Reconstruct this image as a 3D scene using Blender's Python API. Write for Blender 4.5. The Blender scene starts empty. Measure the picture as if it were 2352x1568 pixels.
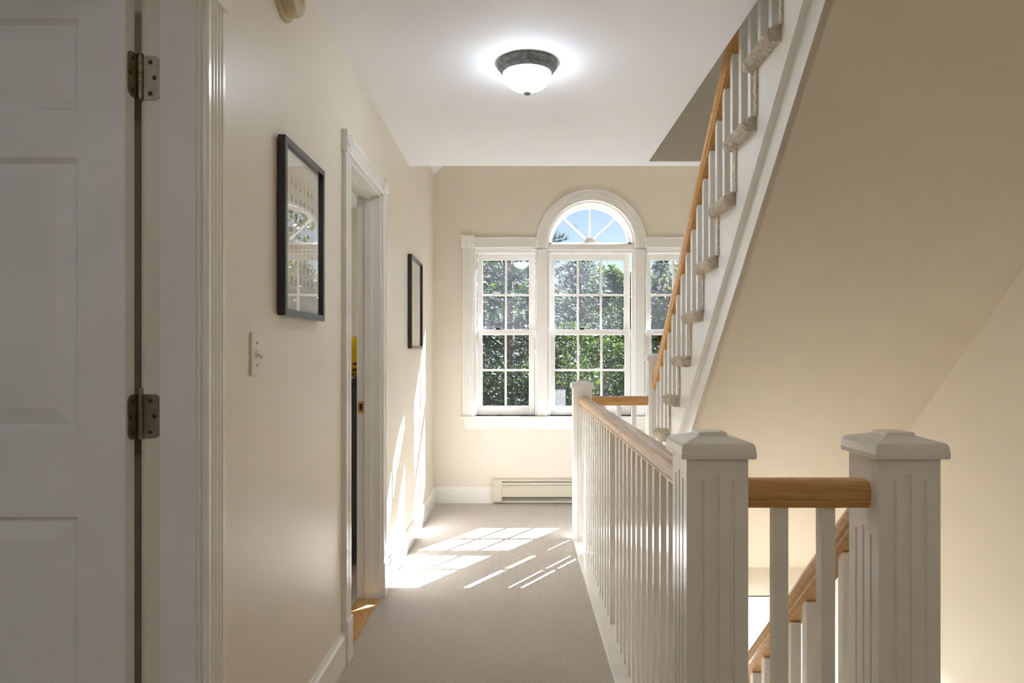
import bpy, bmesh, math, random
from mathutils import Vector, Matrix, noise
sc = bpy.context.scene
COL = sc.collection
R = random.Random(7)

# ------------------------------------------------------------------ camera
CAMZ = 1.232
F = 1568.0                      # focal length in pixels (24 mm on 36 mm, 2352 wide)
VX, VY = 1191.0, 813.0          # vanishing point of the hall
cam_d = bpy.data.cameras.new('camera')
cam = bpy.data.objects.new('camera', cam_d); COL.objects.link(cam)
cam.location = (0, 0, CAMZ); cam.rotation_euler = (math.pi/2, 0, 0)
cam_d.sensor_width = 36; cam_d.lens = 24
cam_d.shift_x = -(VX-1176)/2352; cam_d.shift_y = (VY-784)/2352
cam_d.clip_start = 0.02; cam_d.clip_end = 500
sc.camera = cam
# ------------------------------------------------------------------ light
SUN_DIR = Vector((-.562, -.86, -.797))
SUN_E = 10.8
SKY_S = 0.0185
EXPOSURE = 2.72
w = bpy.data.worlds.new('sky'); sc.world = w; w.use_nodes = True
nt = w.node_tree; nt.nodes.clear()
o_ = nt.nodes.new('ShaderNodeOutputWorld'); b_ = nt.nodes.new('ShaderNodeBackground'); s_ = nt.nodes.new('ShaderNodeTexSky')
s_.sky_type = 'NISHITA'; s_.sun_disc = False; s_.sun_elevation = math.radians(37)
s_.sun_rotation = math.atan2(-SUN_DIR.x, -SUN_DIR.y); s_.air_density = 1.0; s_.dust_density = 0.3; s_.ozone_density = 1.0
nt.links.new(s_.outputs[0], b_.inputs[0]); b_.inputs[1].default_value = SKY_S
nt.links.new(b_.outputs[0], o_.inputs[0])
sl = bpy.data.lights.new('sun', 'SUN'); sl.energy = SUN_E; sl.angle = math.radians(.22); sl.color = (.885, .955, 1.09)
so = bpy.data.objects.new('sun', sl); COL.objects.link(so)
so.rotation_euler = SUN_DIR.to_track_quat('-Z', 'Y').to_euler(); so.location = (8, 14, 14)
vs = sc.view_settings
vs.view_transform = 'Standard'; vs.look = 'None'; vs.gamma = 1; vs.use_curve_mapping = False; vs.exposure = EXPOSURE
cy = sc.cycles
cy.max_bounces = 14; cy.diffuse_bounces = 10; cy.glossy_bounces = 5; cy.transmission_bounces = 8; cy.transparent_max_bounces = 24
cy.sample_clamp_indirect = 12

# ------------------------------------------------------------------ materials
def newmat(name):
    m = bpy.data.materials.new(name); m.use_nodes = True
    n = m.node_tree.nodes; n.clear()
    out = n.new('ShaderNodeOutputMaterial'); p = n.new('ShaderNodeBsdfPrincipled')
    m.node_tree.links.new(p.outputs[0], out.inputs[0])
    return m, m.node_tree, p, out
def coords(nt, scale=(1, 1, 1), rot=(0, 0, 0)):
    tc = nt.nodes.new('ShaderNodeTexCoord'); mp = nt.nodes.new('ShaderNodeMapping')
    mp.inputs['Scale'].default_value = scale; mp.inputs['Rotation'].default_value = rot
    nt.links.new(tc.outputs['Object'], mp.inputs[0]); return mp.outputs[0]
def tex_noise(nt, vec, scale, detail=3, rough=.5):
    t = nt.nodes.new('ShaderNodeTexNoise'); t.inputs['Scale'].default_value = scale
    t.inputs['Detail'].default_value = detail; t.inputs['Roughness'].default_value = rough
    nt.links.new(vec, t.inputs['Vector']); return t.outputs['Fac']
def ramp(nt, fac, stops):
    r = nt.nodes.new('ShaderNodeValToRGB'); e = r.color_ramp.elements
    while len(e) < len(stops): e.new(.5)
    for i, (p, c) in enumerate(stops): e[i].position = p; e[i].color = (*c, 1)
    nt.links.new(fac, r.inputs[0]); return r.outputs[0]
def bump(nt, p, h, strength, dist):
    b = nt.nodes.new('ShaderNodeBump'); b.inputs['Strength'].default_value = strength; b.inputs['Distance'].default_value = dist
    nt.links.new(h, b.inputs['Height']); nt.links.new(b.outputs[0], p.inputs['Normal'])
def plain(name, c, rough=.5, var=.04, vscale=3, metal=0, bscale=None, bstr=.1, spec=.5):
    m, nt, p, o = newmat(name)
    v = coords(nt); f = tex_noise(nt, v, vscale, 4)
    nt.links.new(ramp(nt, f, [(.3, tuple(x*(1-var) for x in c)), (.7, tuple(min(1, x*(1+var)) for x in c))]), p.inputs['Base Color'])
    p.inputs['Roughness'].default_value = rough; p.inputs['Metallic'].default_value = metal
    p.inputs['Specular IOR Level'].default_value = spec
    if bscale: bump(nt, p, tex_noise(nt, v, bscale, 2), bstr, .002)
    return m
WALLC = (.77, .705, .595)
M = {}
M['wall'] = plain('cream_wall_paint', WALLC, .38, .02, 2, bscale=60, bstr=.05)
M['ceil'] = plain('white_ceiling_paint', (.86, .865, .875), .8, .01, 2)
M['white'] = plain('white_trim_paint', (.85, .83, .79), .17, .02, 6, bscale=30, bstr=.05)
M['door'] = plain('white_door_paint', (.80, .785, .765), .5, .03, 5, bscale=90, bstr=.06)
M['whiteplastic'] = plain('ivory_plastic', (.75, .70, .60), .35, .01)
M['tan_plastic'] = plain('aged_tan_plastic', (.52, .44, .29), .4, .04)
M['black'] = plain('black_frame', (.022, .021, .023), .22, .1, 8)
M['dark'] = plain('dark_metal', (.05, .045, .04), .4, .1, 8, metal=.6)
M['pewter'] = plain('brushed_pewter', (.22, .225, .23), .5, .4, 60, metal=.3)
M['hinge'] = plain('aged_hinge_metal', (.30, .25, .17), .38, .25, 40, metal=.9)
M['brass'] = plain('worn_brass', (.62, .42, .14), .3, .3, 60, metal=1)
M['heater'] = plain('almond_enamel', (.62, .57, .45), .4, .02)
M['fin'] = plain('heater_fins', (.20, .21, .22), .5, .3, 40, metal=.5)
M['mat'] = plain('mat_board', (.80, .78, .72), .8, .01)
M['paper'] = plain('print_paper', (.77, .73, .63), .8, .03)
M['dresser'] = plain('charcoal_dresser', (.055, .055, .06), .4, .1)
M['yellow'] = plain('yellow_plush', (.85, .55, .02), .8, .08, 20, bscale=120, bstr=.3)
M['brown'] = plain('brown_plush', (.16, .06, .02), .8, .1)
M['concrete'] = plain('cap_weathered', (.40, .34, .27), .6, .2, 30)

def carpet(name, c1, c2, c3, pitch, weave=True):
    m, nt, p, o = newmat(name)
    L = nt.links
    v = coords(nt, rot=(0, 0, math.radians(42)))
    sep = nt.nodes.new('ShaderNodeSeparateXYZ'); L.new(v, sep.inputs[0])
    nz = tex_noise(nt, coords(nt), 260, 2); nb = tex_noise(nt, coords(nt), 2.2, 4)
    def sin(sock, k):
        a = nt.nodes.new('ShaderNodeMath'); a.operation = 'MULTIPLY'; a.inputs[1].default_value = k; L.new(sock, a.inputs[0])
        ad = nt.nodes.new('ShaderNodeMath'); ad.operation = 'MULTIPLY_ADD'; ad.inputs[1].default_value = 1.6; L.new(nz, ad.inputs[0]); L.new(a.outputs[0], ad.inputs[2])
        s = nt.nodes.new('ShaderNodeMath'); s.operation = 'SINE'; L.new(ad.outputs[0], s.inputs[0]); return s.outputs[0]
    def mth(op, a, b, k=None):
        x = nt.nodes.new('ShaderNodeMath'); x.operation = op; L.new(a, x.inputs[0])
        if hasattr(b, 'links'): L.new(b, x.inputs[1])
        else: x.inputs[1].default_value = b
        return x.outputs[0]
    sx = sin(sep.outputs[0], 2*math.pi/pitch); sy = sin(sep.outputs[1], 2*math.pi/(pitch*1.25))
    h = mth('MULTIPLY', sx, sy)
    h = mth('MULTIPLY_ADD', h, .5); 
    mix = mth('ADD', mth('MULTIPLY', mth('ADD', mth('MULTIPLY', sx, sy), 1.0), .30 if weave else .12), mth('MULTIPLY', nz, .45 if weave else .8))
    col = ramp(nt, mix, [(.18, c3), (.42, c2), (.8, c1)])
    mx = nt.nodes.new('ShaderNodeMix'); mx.data_type = 'RGBA'; mx.blend_type = 'MULTIPLY'; mx.inputs[0].default_value = .35
    L.new(col, mx.inputs[6]); L.new(ramp(nt, nb, [(.3, (.78, .76, .74)), (.7, (1, 1, 1))]), mx.inputs[7])
    L.new(mx.outputs[2], p.inputs['Base Color'])
    p.inputs['Roughness'].default_value = 1; p.inputs['Specular IOR Level'].default_value = .1
    p.inputs['Sheen Weight'].default_value = .15
    bump(nt, p, mix, .8, .006)
    return m
M['carpet'] = carpet('beige_loop_carpet', (.64, .585, .515), (.56, .505, .44), (.39, .34, .285), .0125)
M['shag'] = carpet('oatmeal_tweed_carpet', (.82, .74, .61), (.66, .58, .465), (.28, .23, .165), .016, False)

def wood(name, c1, c2, axis, rough=.24, fine=1):
    m, nt, p, o = newmat(name)
    s = [26*fine, 26*fine, 26*fine]; s[axis] = 1.6
    v = coords(nt, scale=tuple(s)); f = tex_noise(nt, v, 4, 6, .6)
    nt.links.new(ramp(nt, f, [(.25, c2), (.5, tuple((a+b)/2 for a, b in zip(c1, c2))), (.75, c1)]), p.inputs['Base Color'])
    p.inputs['Roughness'].default_value = rough
    bump(nt, p, f, .08, .002)
    return m
OAK1, OAK2 = (.69, .415, .165), (.45, .225, .072)
M['oak_y'] = wood('oak_along_hall', OAK1, OAK2, 1)
M['oak_x'] = wood('oak_across', OAK1, OAK2, 0)
M['bark'] = wood('tree_bark', (.16, .12, .09), (.05, .04, .03), 2, .9, .3)

def leafmat(name, c, c2, trans=.45):
    m, nt, p, o = newmat(name)
    L = nt.links
    ge = nt.nodes.new('ShaderNodeNewGeometry')
    col = ramp(nt, ge.outputs['Random Per Island'], [(0, c), (.85, c2), (1, tuple(min(1, x*1.35) for x in c2))])
    L.new(col, p.inputs['Base Color']); p.inputs['Roughness'].default_value = .45
    t = nt.nodes.new('ShaderNodeBsdfTranslucent'); L.new(col, t.inputs[0])
    mx = nt.nodes.new('ShaderNodeMixShader'); mx.inputs[0].default_value = trans
    L.new(p.outputs[0], mx.inputs[1]); L.new(t.outputs[0], mx.inputs[2]); L.new(mx.outputs[0], o.inputs[0])
    return m
M['leaf_green'] = leafmat('green_leaves', (.018, .038, .006), (.070, .10, .016))
M['leaf_yellow'] = leafmat('yellow_green_leaves', (.05, .07, .012), (.125, .12, .02))
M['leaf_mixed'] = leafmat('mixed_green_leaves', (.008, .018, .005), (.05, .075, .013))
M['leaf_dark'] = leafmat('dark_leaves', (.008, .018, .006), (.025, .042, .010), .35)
M['leaf_orange'] = leafmat('orange_leaves', (.22, .05, .01), (.28, .10, .015))
M['needle'] = leafmat('pine_needles', (.018, .034, .022), (.045, .066, .034), .35)
M['needle2'] = leafmat('soft_pine_needles', (.030, .050, .020), (.070, .090, .034), .4)
M['grass'] = plain('hillside_grass', (.025, .032, .008), .9, .5, 1.2)

def glassmat(name, tint=(1, 1, 1), haze=.03, dirt=0):
    m, nt, p, o = newmat(name); L = nt.links
    nt.nodes.remove(p)
    tr = nt.nodes.new('ShaderNodeBsdfTransparent'); tr.inputs[0].default_value = (*tint, 1)
    gl = nt.nodes.new('ShaderNodeBsdfGlossy'); gl.inputs['Roughness'].default_value = 0.0
    ge = nt.nodes.new('ShaderNodeNewGeometry'); dt = nt.nodes.new('ShaderNodeVectorMath'); dt.operation = 'DOT_PRODUCT'
    L.new(ge.outputs['Normal'], dt.inputs[0]); L.new(ge.outputs['Incoming'], dt.inputs[1])
    def mt(op, a, b):
        q = nt.nodes.new('ShaderNodeMath'); q.operation = op; L.new(a, q.inputs[0])
        if b is not None: q.inputs[1].default_value = b
        return q.outputs[0]
    c1 = mt('ABSOLUTE', dt.outputs['Value'], None); c2 = mt('MULTIPLY_ADD', c1, -1.0); c2.node.inputs[2].default_value = 1.0
    c3 = mt('POWER', c2, 5.0); c4 = mt('MULTIPLY_ADD', c3, .96); c4.node.inputs[2].default_value = .04
    up_ = mt('MULTIPLY', c4, 2.0); dn_ = mt('ADD', c4, 1.0)          # both faces of the sheet: 2R/(1+R)
    dv = nt.nodes.new('ShaderNodeMath'); dv.operation = 'DIVIDE'; L.new(up_, dv.inputs[0]); L.new(dn_, dv.inputs[1]); c4 = dv.outputs[0]
    mx = nt.nodes.new('ShaderNodeMixShader'); L.new(c4, mx.inputs[0]); L.new(tr.outputs[0], mx.inputs[1]); L.new(gl.outputs[0], mx.inputs[2])
    di = nt.nodes.new('ShaderNodeBsdfTranslucent'); di.inputs[0].default_value = (.9, .93, .95, 1)
    m2 = nt.nodes.new('ShaderNodeMixShader')
    f = tex_noise(nt, coords(nt), 3, 4)
    L.new(ramp(nt, f, [(.3, (haze*.5,)*3), (.75, (haze*1.5,)*3)]), m2.inputs[0])
    L.new(mx.outputs[0], m2.inputs[1]); L.new(di.outputs[0], m2.inputs[2]); L.new(m2.outputs[0], o.inputs[0])
    return m
M['glass'] = glassmat('window_glass', (.98, .98, .98), .002)
M['glass_hazy'] = glassmat('dusty_window_glass', (.96, .97, .98), .012)
M['picture_glass'] = glassmat('picture_glass', (1, 1, 1), .0)
def lampmat(strength, tint=(1, 1, 1)):
    m, nt, p, o = newmat('lit_ribbed_glass')
    v = coords(nt); f = tex_noise(nt, v, 30, 3)
    p.inputs['Base Color'].default_value = (.9, .9, .9, 1); p.inputs['Roughness'].default_value = .25
    nt.links.new(ramp(nt, f, [(.2, tuple(a*b for a, b in zip((.75, .86, 1.0), tint))), (.8, tuple(a*b for a, b in zip((.83, .94, 1.1), tint)))]), p.inputs['Emission Color']); p.inputs['Emission Strength'].default_value = strength
    return m

# ------------------------------------------------------------------ mesh helpers
class MB:
    def __init__(s): s.v = []; s.f = []
    def add(s, vs, fs):
        n = len(s.v); s.v += [tuple(x) for x in vs]; s.f += [tuple(i+n for i in q) for q in fs]; return s
    def box(s, x0, x1, y0, y1, z0, z1):
        return s.add([(x0,y0,z0),(x1,y0,z0),(x1,y1,z0),(x0,y1,z0),(x0,y0,z1),(x1,y0,z1),(x1,y1,z1),(x0,y1,z1)],
                     [(0,3,2,1),(4,5,6,7),(0,1,5,4),(1,2,6,5),(2,3,7,6),(3,0,4,7)])
    def sweep(s, prof, p0, p1, u, v):
        """closed profile (a,b) placed at p0 and p1: point = p + a*u + b*v"""
        n = len(prof); p0, p1, u, v = map(Vector, (p0, p1, u, v))
        A = [p0+a*u+b*v for a, b in prof]; B = [p1+a*u+b*v for a, b in prof]
        return s.add(A+B, [tuple(range(n))[::-1], tuple(range(n, 2*n))]+[(i, (i+1) % n, n+(i+1) % n, n+i) for i in range(n)])
    def lathe(s, prof, seg, origin, ax, u, v):
        """profile (r,h) revolved about ax through origin"""
        o, ax, u, v = map(Vector, (origin, ax, u, v)); n = len(prof); vs = []; fs = []
        for k in range(seg):
            a = 2*math.pi*k/seg; d = u*math.cos(a)+v*math.sin(a)
            vs += [o+d*r+ax*h for r, h in prof]
        for k in range(seg):
            k2 = (k+1) % seg
            fs += [(k*n+i, k2*n+i, k2*n+i+1, k*n+i+1) for i in range(n-1)]
        return s.add(vs, fs)
    def tube(s, pts, rads, seg=7):
        vs = []; fs = []; n = len(pts)
        for i, p in enumerate(pts):
            p = Vector(p); d = (Vector(pts[min(i+1, n-1)])-Vector(pts[max(i-1, 0)])).normalized()
            a = d.orthogonal().normalized(); b = d.cross(a)
            vs += [p+(a*math.cos(2*math.pi*k/seg)+b*math.sin(2*math.pi*k/seg))*rads[i] for k in range(seg)]
        for i in range(n-1):
            fs += [(i*seg+k, i*seg+(k+1) % seg, (i+1)*seg+(k+1) % seg, (i+1)*seg+k) for k in range(seg)]
        fs += [tuple(range(seg))[::-1], tuple(range((n-1)*seg, n*seg))]
        return s.add(vs, fs)
    def mesh(s, name):
        me = bpy.data.meshes.new(name); me.from_pydata(s.v, [], s.f); me.update()
        bm = bmesh.new(); bm.from_mesh(me); bmesh.ops.recalc_face_normals(bm, faces=bm.faces); bm.to_mesh(me); bm.free()
        return me
    def build(s, name, mat, parent=None, bevel=0, smooth=False, origin=None):
        if origin is not None:
            ox = Vector(origin); s.v = [tuple(Vector(q)-ox) for q in s.v]
        o = obj(name, s.mesh(name), mat, parent, bevel, smooth)
        if origin is not None: o.location = origin
        return o
def obj(name, me, mat=None, parent=None, bevel=0, smooth=False):
    o = bpy.data.objects.new(name, me); COL.objects.link(o)
    if mat and not me.materials: me.materials.append(M[mat])
    if parent: o.parent = parent; o.matrix_parent_inverse = Matrix.Translation(-parent.location)
    if smooth:
        for q in me.polygons: q.use_smooth = True
    if bevel:
        b = o.modifiers.new('edge', 'BEVEL'); b.width = bevel; b.segments = 2; b.limit_method = 'ANGLE'; b.angle_limit = math.radians(50)
    return o
def tag(o, label=None, cat=None, group=None, kind=None):
    if label: o['label'] = label
    if cat: o['category'] = cat
    if group: o['group'] = group
    if kind: o['kind'] = kind
    return o
def thing(name, loc, label=None, cat=None, group=None, kind=None):
    o = bpy.data.objects.new(name, None); COL.objects.link(o); o.location = loc; o.empty_display_size = .1
    bpy.context.view_layer.update()
    return tag(o, label, cat, group, kind)
def struct(mb, name, mat, label, cat, bevel=0):
    return tag(mb.build(name, mat, bevel=bevel), label, cat, kind='structure')
def share(src, name, parent, delta):
    """another object on the same mesh, shifted by delta from src"""
    o = src.copy(); o.name = name; COL.objects.link(o); o.parent = parent
    if parent: o.matrix_parent_inverse = Matrix.Translation(-parent.location)
    o.location = Vector(src.location)+Vector(delta); return o
def fill_wall(loops, y0, y1, name):
    """vertical wall between y0 and y1 from an outer loop and holes given as (x,z)"""
    bm = bmesh.new(); edges = []
    for lp in loops:
        vv = [bm.verts.new((x, y0, z)) for x, z in lp]
        edges += [bm.edges.new((vv[i], vv[(i+1) % len(vv)])) for i in range(len(vv))]
    r = bmesh.ops.triangle_fill(bm, edges=edges, use_beauty=True)
    faces = [g for g in r['geom'] if isinstance(g, bmesh.types.BMFace)]
    e = bmesh.ops.extrude_face_region(bm, geom=faces)
    bmesh.ops.translate(bm, vec=(0, y1-y0, 0), verts=[g for g in e['geom'] if isinstance(g, bmesh.types.BMVert)])
    bmesh.ops.recalc_face_normals(bm, faces=bm.faces)
    me = bpy.data.meshes.new(name); bm.to_mesh(me); bm.free(); return me

# ------------------------------------------------------------------ dimensions
XL = -.70; XR = 1.868; DB = 5.657; CEIL = 2.44; ROOMX = -.812
RISE, RUN, TAN = .2033, .2197, .925
LOW = -2.643
EDGE = .49           # hall floor edge at the stairwell
s_px = DB/F
def wx(px): return (px-VX)*s_px
def wz(py): return CAMZ+(VY-py)*s_px

# ------------------------------------------------------------------ shell
fl = MB()
fl.box(XL, EDGE, -1.8, DB, -.3, 0)
fl.box(EDGE, XR, -1.8, 1.6, -.3, 0)
fl.box(EDGE, XR, 4.338, DB, -.3, 0)
struct(fl, 'floor', 'carpet', 'beige textured loop carpet covering the hallway floor', 'floor')
f2 = MB(); f2.box(-3.5, ROOMX, 1.62, DB, -.3, -.002); struct(f2, 'floor_side_room', 'carpet', 'beige carpet in the side room seen through the doorway', 'floor')
f3 = MB(); f3.box(-3.5, ROOMX, -1.8, 1.62, -.3, -.002); struct(f3, 'floor_near_room', 'carpet', 'carpet of the dim room behind the six-panel door', 'floor')
f4 = MB(); f4.box(XL, XR, -1.8, DB, LOW-.1, LOW); struct(f4, 'floor_lower', 'carpet', 'floor of the storey below at the foot of the stairs', 'floor')
f5 = MB(); f5.box(ROOMX, XL, 2.781, 3.455, -.3, .002); struct(f5, 'trim_1', 'oak_y', 'oak threshold strip in the side doorway', 'threshold')
f6 = MB(); f6.box(ROOMX, XL, .72, 1.488, -.3, .002); struct(f6, 'trim_2', 'oak_y', 'oak threshold under the six-panel door', 'threshold')
# stairwell faces of the floor structure are drywall
fa = MB(); fa.box(.826, XR, 4.33, 4.3378, -.306, -.001); fa.box(.826, XR, 4.33, DB, -.306, -.3001)
struct(fa, 'trim_3', 'wall', 'tan plastered edge of the landing above the lower stairs', 'trim')
fb = MB(); fb.box(EDGE+.0002, EDGE+.012, 1.6, 4.338, -.306, -.001); struct(fb, 'trim_4', 'white', 'white fascia along the hallway floor edge', 'trim')
fc = MB(); fc.box(EDGE, XR, 1.6002, 1.612, -.306, -.001); struct(fc, 'trim_5', 'white', 'white fascia at the top of the descending stairs', 'trim')

# left wall with two door openings
lw = MB()
DH = 2.04
for a, b in ((-1.8, .72), (1.488, 2.781), (3.455, DB)):
    lw.box(ROOMX, XL, a, b, -.3 if a < 0 else -.3, CEIL if b < 4 else 2.72)
lw.box(ROOMX, XL, .72, 1.488, DH, CEIL); lw.box(ROOMX, XL, 2.781, 3.455, DH, CEIL)
lw.box(ROOMX, XL, -1.8, DB, LOW-.1, -.3)
struct(lw, 'wall_left', 'wall', 'cream painted hallway wall hung with two black picture frames', 'wall')
rw = MB(); rw.box(XR, XR+.15, -1.8, DB+.16, LOW-.1, 4.7); struct(rw, 'wall_right', 'wall', 'cream wall on the far side of the stairwell', 'wall')
fw = MB(); fw.box(-3.5, XR, -1.95, -1.8, LOW-.1, 4.7); struct(fw, 'wall_front', 'wall', 'cream wall behind the viewer', 'wall')
rp = MB(); rp.box(-3.5, ROOMX, 1.56, 1.62, -.3, CEIL); struct(rp, 'wall_partition', 'wall', 'partition between the two side rooms', 'wall')
ro = MB(); ro.box(-3.65, -3.5, -1.95, DB+.16, -.3, CEIL+.2); struct(ro, 'wall_side_rooms', 'wall', 'outer wall of the side rooms', 'wall')

# back wall with the three-part arched window, plus holes for the two added, unseen windows
AX = .6007; AZ = 2.1375; ARI = .361; ARO = .4564
WL, WR = -.3716, 1.573; WS, WH = .7197, 2.1087
hole = [(WL, WS), (WR, WS), (WR, WH), (AX+ARI, WH)]
hole += [(AX+ARI*math.cos(t*math.pi/40), AZ+ARI*math.sin(t*math.pi/40)) for t in range(41)]
hole += [(AX-ARI, WH), (WL, WH)]
low_hole = [(-.2, -2.3), (1.6, -2.3), (1.6, -.5), (-.2, -.5)]
room_hole = [(-2.9, .8), (-1.9, .8), (-1.9, 2.05), (-2.9, 2.05)]
SPR = 2.704
outer = [(-3.5, LOW-.1), (XR+.15, LOW-.1), (XR+.15, 4.7), (ROOMX, 4.7), (ROOMX, 2.62), (-3.5, 2.62)]
me = fill_wall([outer, hole, low_hole, room_hole], DB, DB+.16, 'wall_back')
tag(obj('wall_back', me, 'wall'), 'cream end wall around the arched three-part window', 'wall', kind='structure')

# ceilings
c = MB(); c.box(XL-.135, .817, -1.8, 4.385, CEIL, 2.64); c.box(.817, XR, -1.8, 1.62, CEIL, 2.64); c.box(.817, XR, 4.285, 4.385, CEIL, 2.445)
struct(c, 'ceiling', 'ceil', 'flat white hallway ceiling carrying the dome light', 'ceiling')
c2 = MB(); c2.box(-3.5, ROOMX, -1.8, DB, CEIL, 2.6); struct(c2, 'ceiling_side_rooms', 'ceil', 'white ceiling of the side rooms', 'ceiling')
RZ = SPR+(AX-(XL-.011))
n1 = MB(); n1.sweep([(XL-.05, SPR-.039), (AX, RZ), (AX, RZ+.15), (XL-.135, SPR+.02)], (0, 4.385, 0), (0, DB, 0), (1, 0, 0), (0, 0, 1))
struct(n1, 'ceiling_slope_left', 'ceil', 'white sloped ceiling over the window bay, left side', 'ceiling')
n2 = MB(); n2.sweep([(XR+.05, SPR-.039), (AX, RZ), (AX, RZ+.15), (XR+.135, SPR+.02)], (0, 4.385, 0), (0, DB, 0), (1, 0, 0), (0, 0, 1))
struct(n2, 'ceiling_slope_right', 'ceil', 'white sloped ceiling over the window bay, right side', 'ceiling')
u1 = MB(); u1.box(ROOMX, XR, 4.285, 4.385, 2.64, 4.7); u1.box(.8171, XR, 4.285, 4.385, 2.4451, 2.64); struct(u1, 'wall_upper_back', 'wall', 'tan wall of the upper stairwell glimpsed above the ceiling edge', 'wall')
u2 = MB(); u2.box(-.2, -.1, -.3, 4.285, 2.64, 4.7); struct(u2, 'wall_upper_left', 'wall', 'left wall of the upper stairwell', 'wall')
u3 = MB(); u3.box(-.2, XR, -.4, -.3, 2.64, 4.7); struct(u3, 'wall_upper_front', 'wall', 'front wall of the upper stairwell', 'wall')
u4 = MB(); u4.box(ROOMX, XR+.15, -1.95, DB+.16, 4.7, 4.8); struct(u4, 'ceiling_upper', 'ceil', 'ceiling of the upper storey', 'ceiling')

# ------------------------------------------------------------------ trim profiles
def casing_profile(wd, th=.02, n=4, depth=.005):
    """(across, proud): fluted face"""
    pts = [(0, 0), (wd, 0), (wd, th*.85), (wd-.004, th)]
    m_ = .014; fw_ = (wd-2*m_)/n
    for i in range(n):
        x1 = wd-m_-i*fw_; x0 = x1-fw_
        pts += [(x1-fw_*.12, th), (x1-fw_*.3, th-depth*.8), (x1-fw_*.5, th-depth), (x0+fw_*.3, th-depth*.8), (x0+fw_*.12, th)]
    pts += [(.004, th), (0, th*.85)]
    return pts
BASE = [(0, 0), (0, .135), (.006, .135), (.010, .122), (.013, .118), (.016, .112), (.016, 0)]
def rosette(mb, c, size, th, ax, u, v):
    c, ax, u, v = map(Vector, (c, ax, u, v)); h = size/2
    q = [c+u*a+v*b for a, b in ((-h, -h), (h, -h), (h, h), (-h, h))]
    mb.add(q+[x+ax*th for x in q], [(3, 2, 1, 0), (4, 5, 6, 7)]+[(i, (i+1) % 4, 4+(i+1) % 4, 4+i) for i in range(4)])
    r = size*.40
    mb.lathe([(r, th), (r*.96, th+.004), (r*.88, th+.005), (r*.78, th+.001), (r*.58, th-.001), (r*.48, th+.003), (r*.38, th+.005),
              (r*.3, th+.002), (r*.2, th+.003), (r*.1, th+.006), (0, th+.0065)], 28, c, ax, u, v)
def plinth(mb, y0, y1, h=.175):
    mb.sweep([(y0-.003, 0), (y1+.003, 0), (y1+.003, h-.012), (y1, h), (y0, h), (y0-.003, h-.012)], (XL, 0, 0), (XL+.026, 0, 0), (0, 1, 0), (0, 0, 1))

# left side doorway (second one): casing, rosettes, jambs, strike
dw = thing('door_2', (XL, 3.12, 0), 'open doorway with fluted white casing and rosette corner blocks on the left wall', 'doorway', kind='structure')
CW = .076
for y0, y1, nm in ((2.781-CW, 2.781, 'a'), (3.455, 3.455+CW, 'b')):
    mb = MB(); mb.sweep(casing_profile(CW), (XL, y0, .17), (XL, y0, DH), (0, 1, 0), (1, 0, 0)); mb.build('side_casing', 'white', dw)
    mb = MB(); plinth(mb, y0, y1); mb.build('plinth_block', 'white', dw, .002)
    mb = MB(); rosette(mb, (XL, (y0+y1)/2, DH+.04), .088, .024, (1, 0, 0), (0, 1, 0), (0, 0, 1)); mb.build('rosette_block', 'white', dw)
mb = MB(); mb.sweep(casing_profile(CW), (XL, 2.781, DH), (XL, 3.455, DH), (0, 0, 1), (1, 0, 0)); mb.build('head_casing', 'white', dw)
mb = MB(); mb.box(ROOMX-.002, XL+.003, 3.440, 3.4552, 0, DH); mb.build('jamb', 'white', dw)
mb = MB(); mb.box(ROOMX-.002, XL+.003, 2.7808, 2.796, 0, DH); mb.build('jamb', 'white', dw)
mb = MB(); mb.box(ROOMX-.002, XL+.003, 2.796, 3.440, DH-.015, DH+.001); mb.build('head_jamb', 'white', dw)
mb = MB(); mb.box(ROOMX+.037, ROOMX+.072, 3.430, 3.441, 0, DH-.015); mb.build('door_stop', 'white', dw, .002)
mb = MB(); mb.box(ROOMX+.037, ROOMX+.072, 2.796, 3.430, DH-.026, DH-.014); mb.build('door_stop', 'white', dw, .002)
mb = MB(); mb.sweep(casing_profile(CW, .012, 4, .003), (ROOMX, 3.475, 0), (ROOMX, 3.475, DH), (0, 1, 0), (-1, 0, 0)); mb.build('room_casing', 'white', dw)
mb = MB(); mb.box(ROOMX+.003, ROOMX+.034, 3.4375, 3.441, .935, .995); st = mb.build('strike_plate', 'brass', dw, .001)
tag(st, 'worn brass strike plate')
mb = MB(); mb.box(ROOMX+.011, ROOMX+.026, 3.4368, 3.4378, .950, .982); mb.build('latch_hole', 'dark', st)

# foreground door: jamb, casing and six-panel door swung into the dim room
d1 = thing('door_1', (ROOMX, 1.48, 0), 'white six-panel door standing open at the left edge with two aged metal hinges', 'door', kind='structure')
mb = MB(); mb.sweep(casing_profile(.092, .02, 4), (XL, 1.4955, 0), (XL, 1.4955, 2.03), (0, 1, 0), (1, 0, 0)); mb.build('side_casing', 'white', d1)
mb = MB(); rosette(mb, (XL, 1.5415, 2.075), .10, .025, (1, 0, 0), (0, 1, 0), (0, 0, 1)); mb.build('rosette_block', 'white', d1)
mb = MB(); mb.sweep(casing_profile(.092, .02, 4), (XL, .715, 2.03), (XL, 1.4955, 2.03), (0, 0, 1), (1, 0, 0)); mb.build('head_casing', 'white', d1)
mb = MB(); mb.sweep(casing_profile(.092, .02, 4), (XL, .62, 0), (XL, .62, 2.03), (0, 1, 0), (1, 0, 0)); mb.build('side_casing', 'white', d1)
mb = MB(); mb.box(XL-.122, XL+.004, 1.4885, 1.500, 0, 2.03); mb.build('jamb', 'door', d1)
mb = MB(); mb.box(XL-.078, XL-.001, 1.478, 1.4886, 0, 2.03); mb.build('door_stop', 'door', d1, .002)
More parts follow.
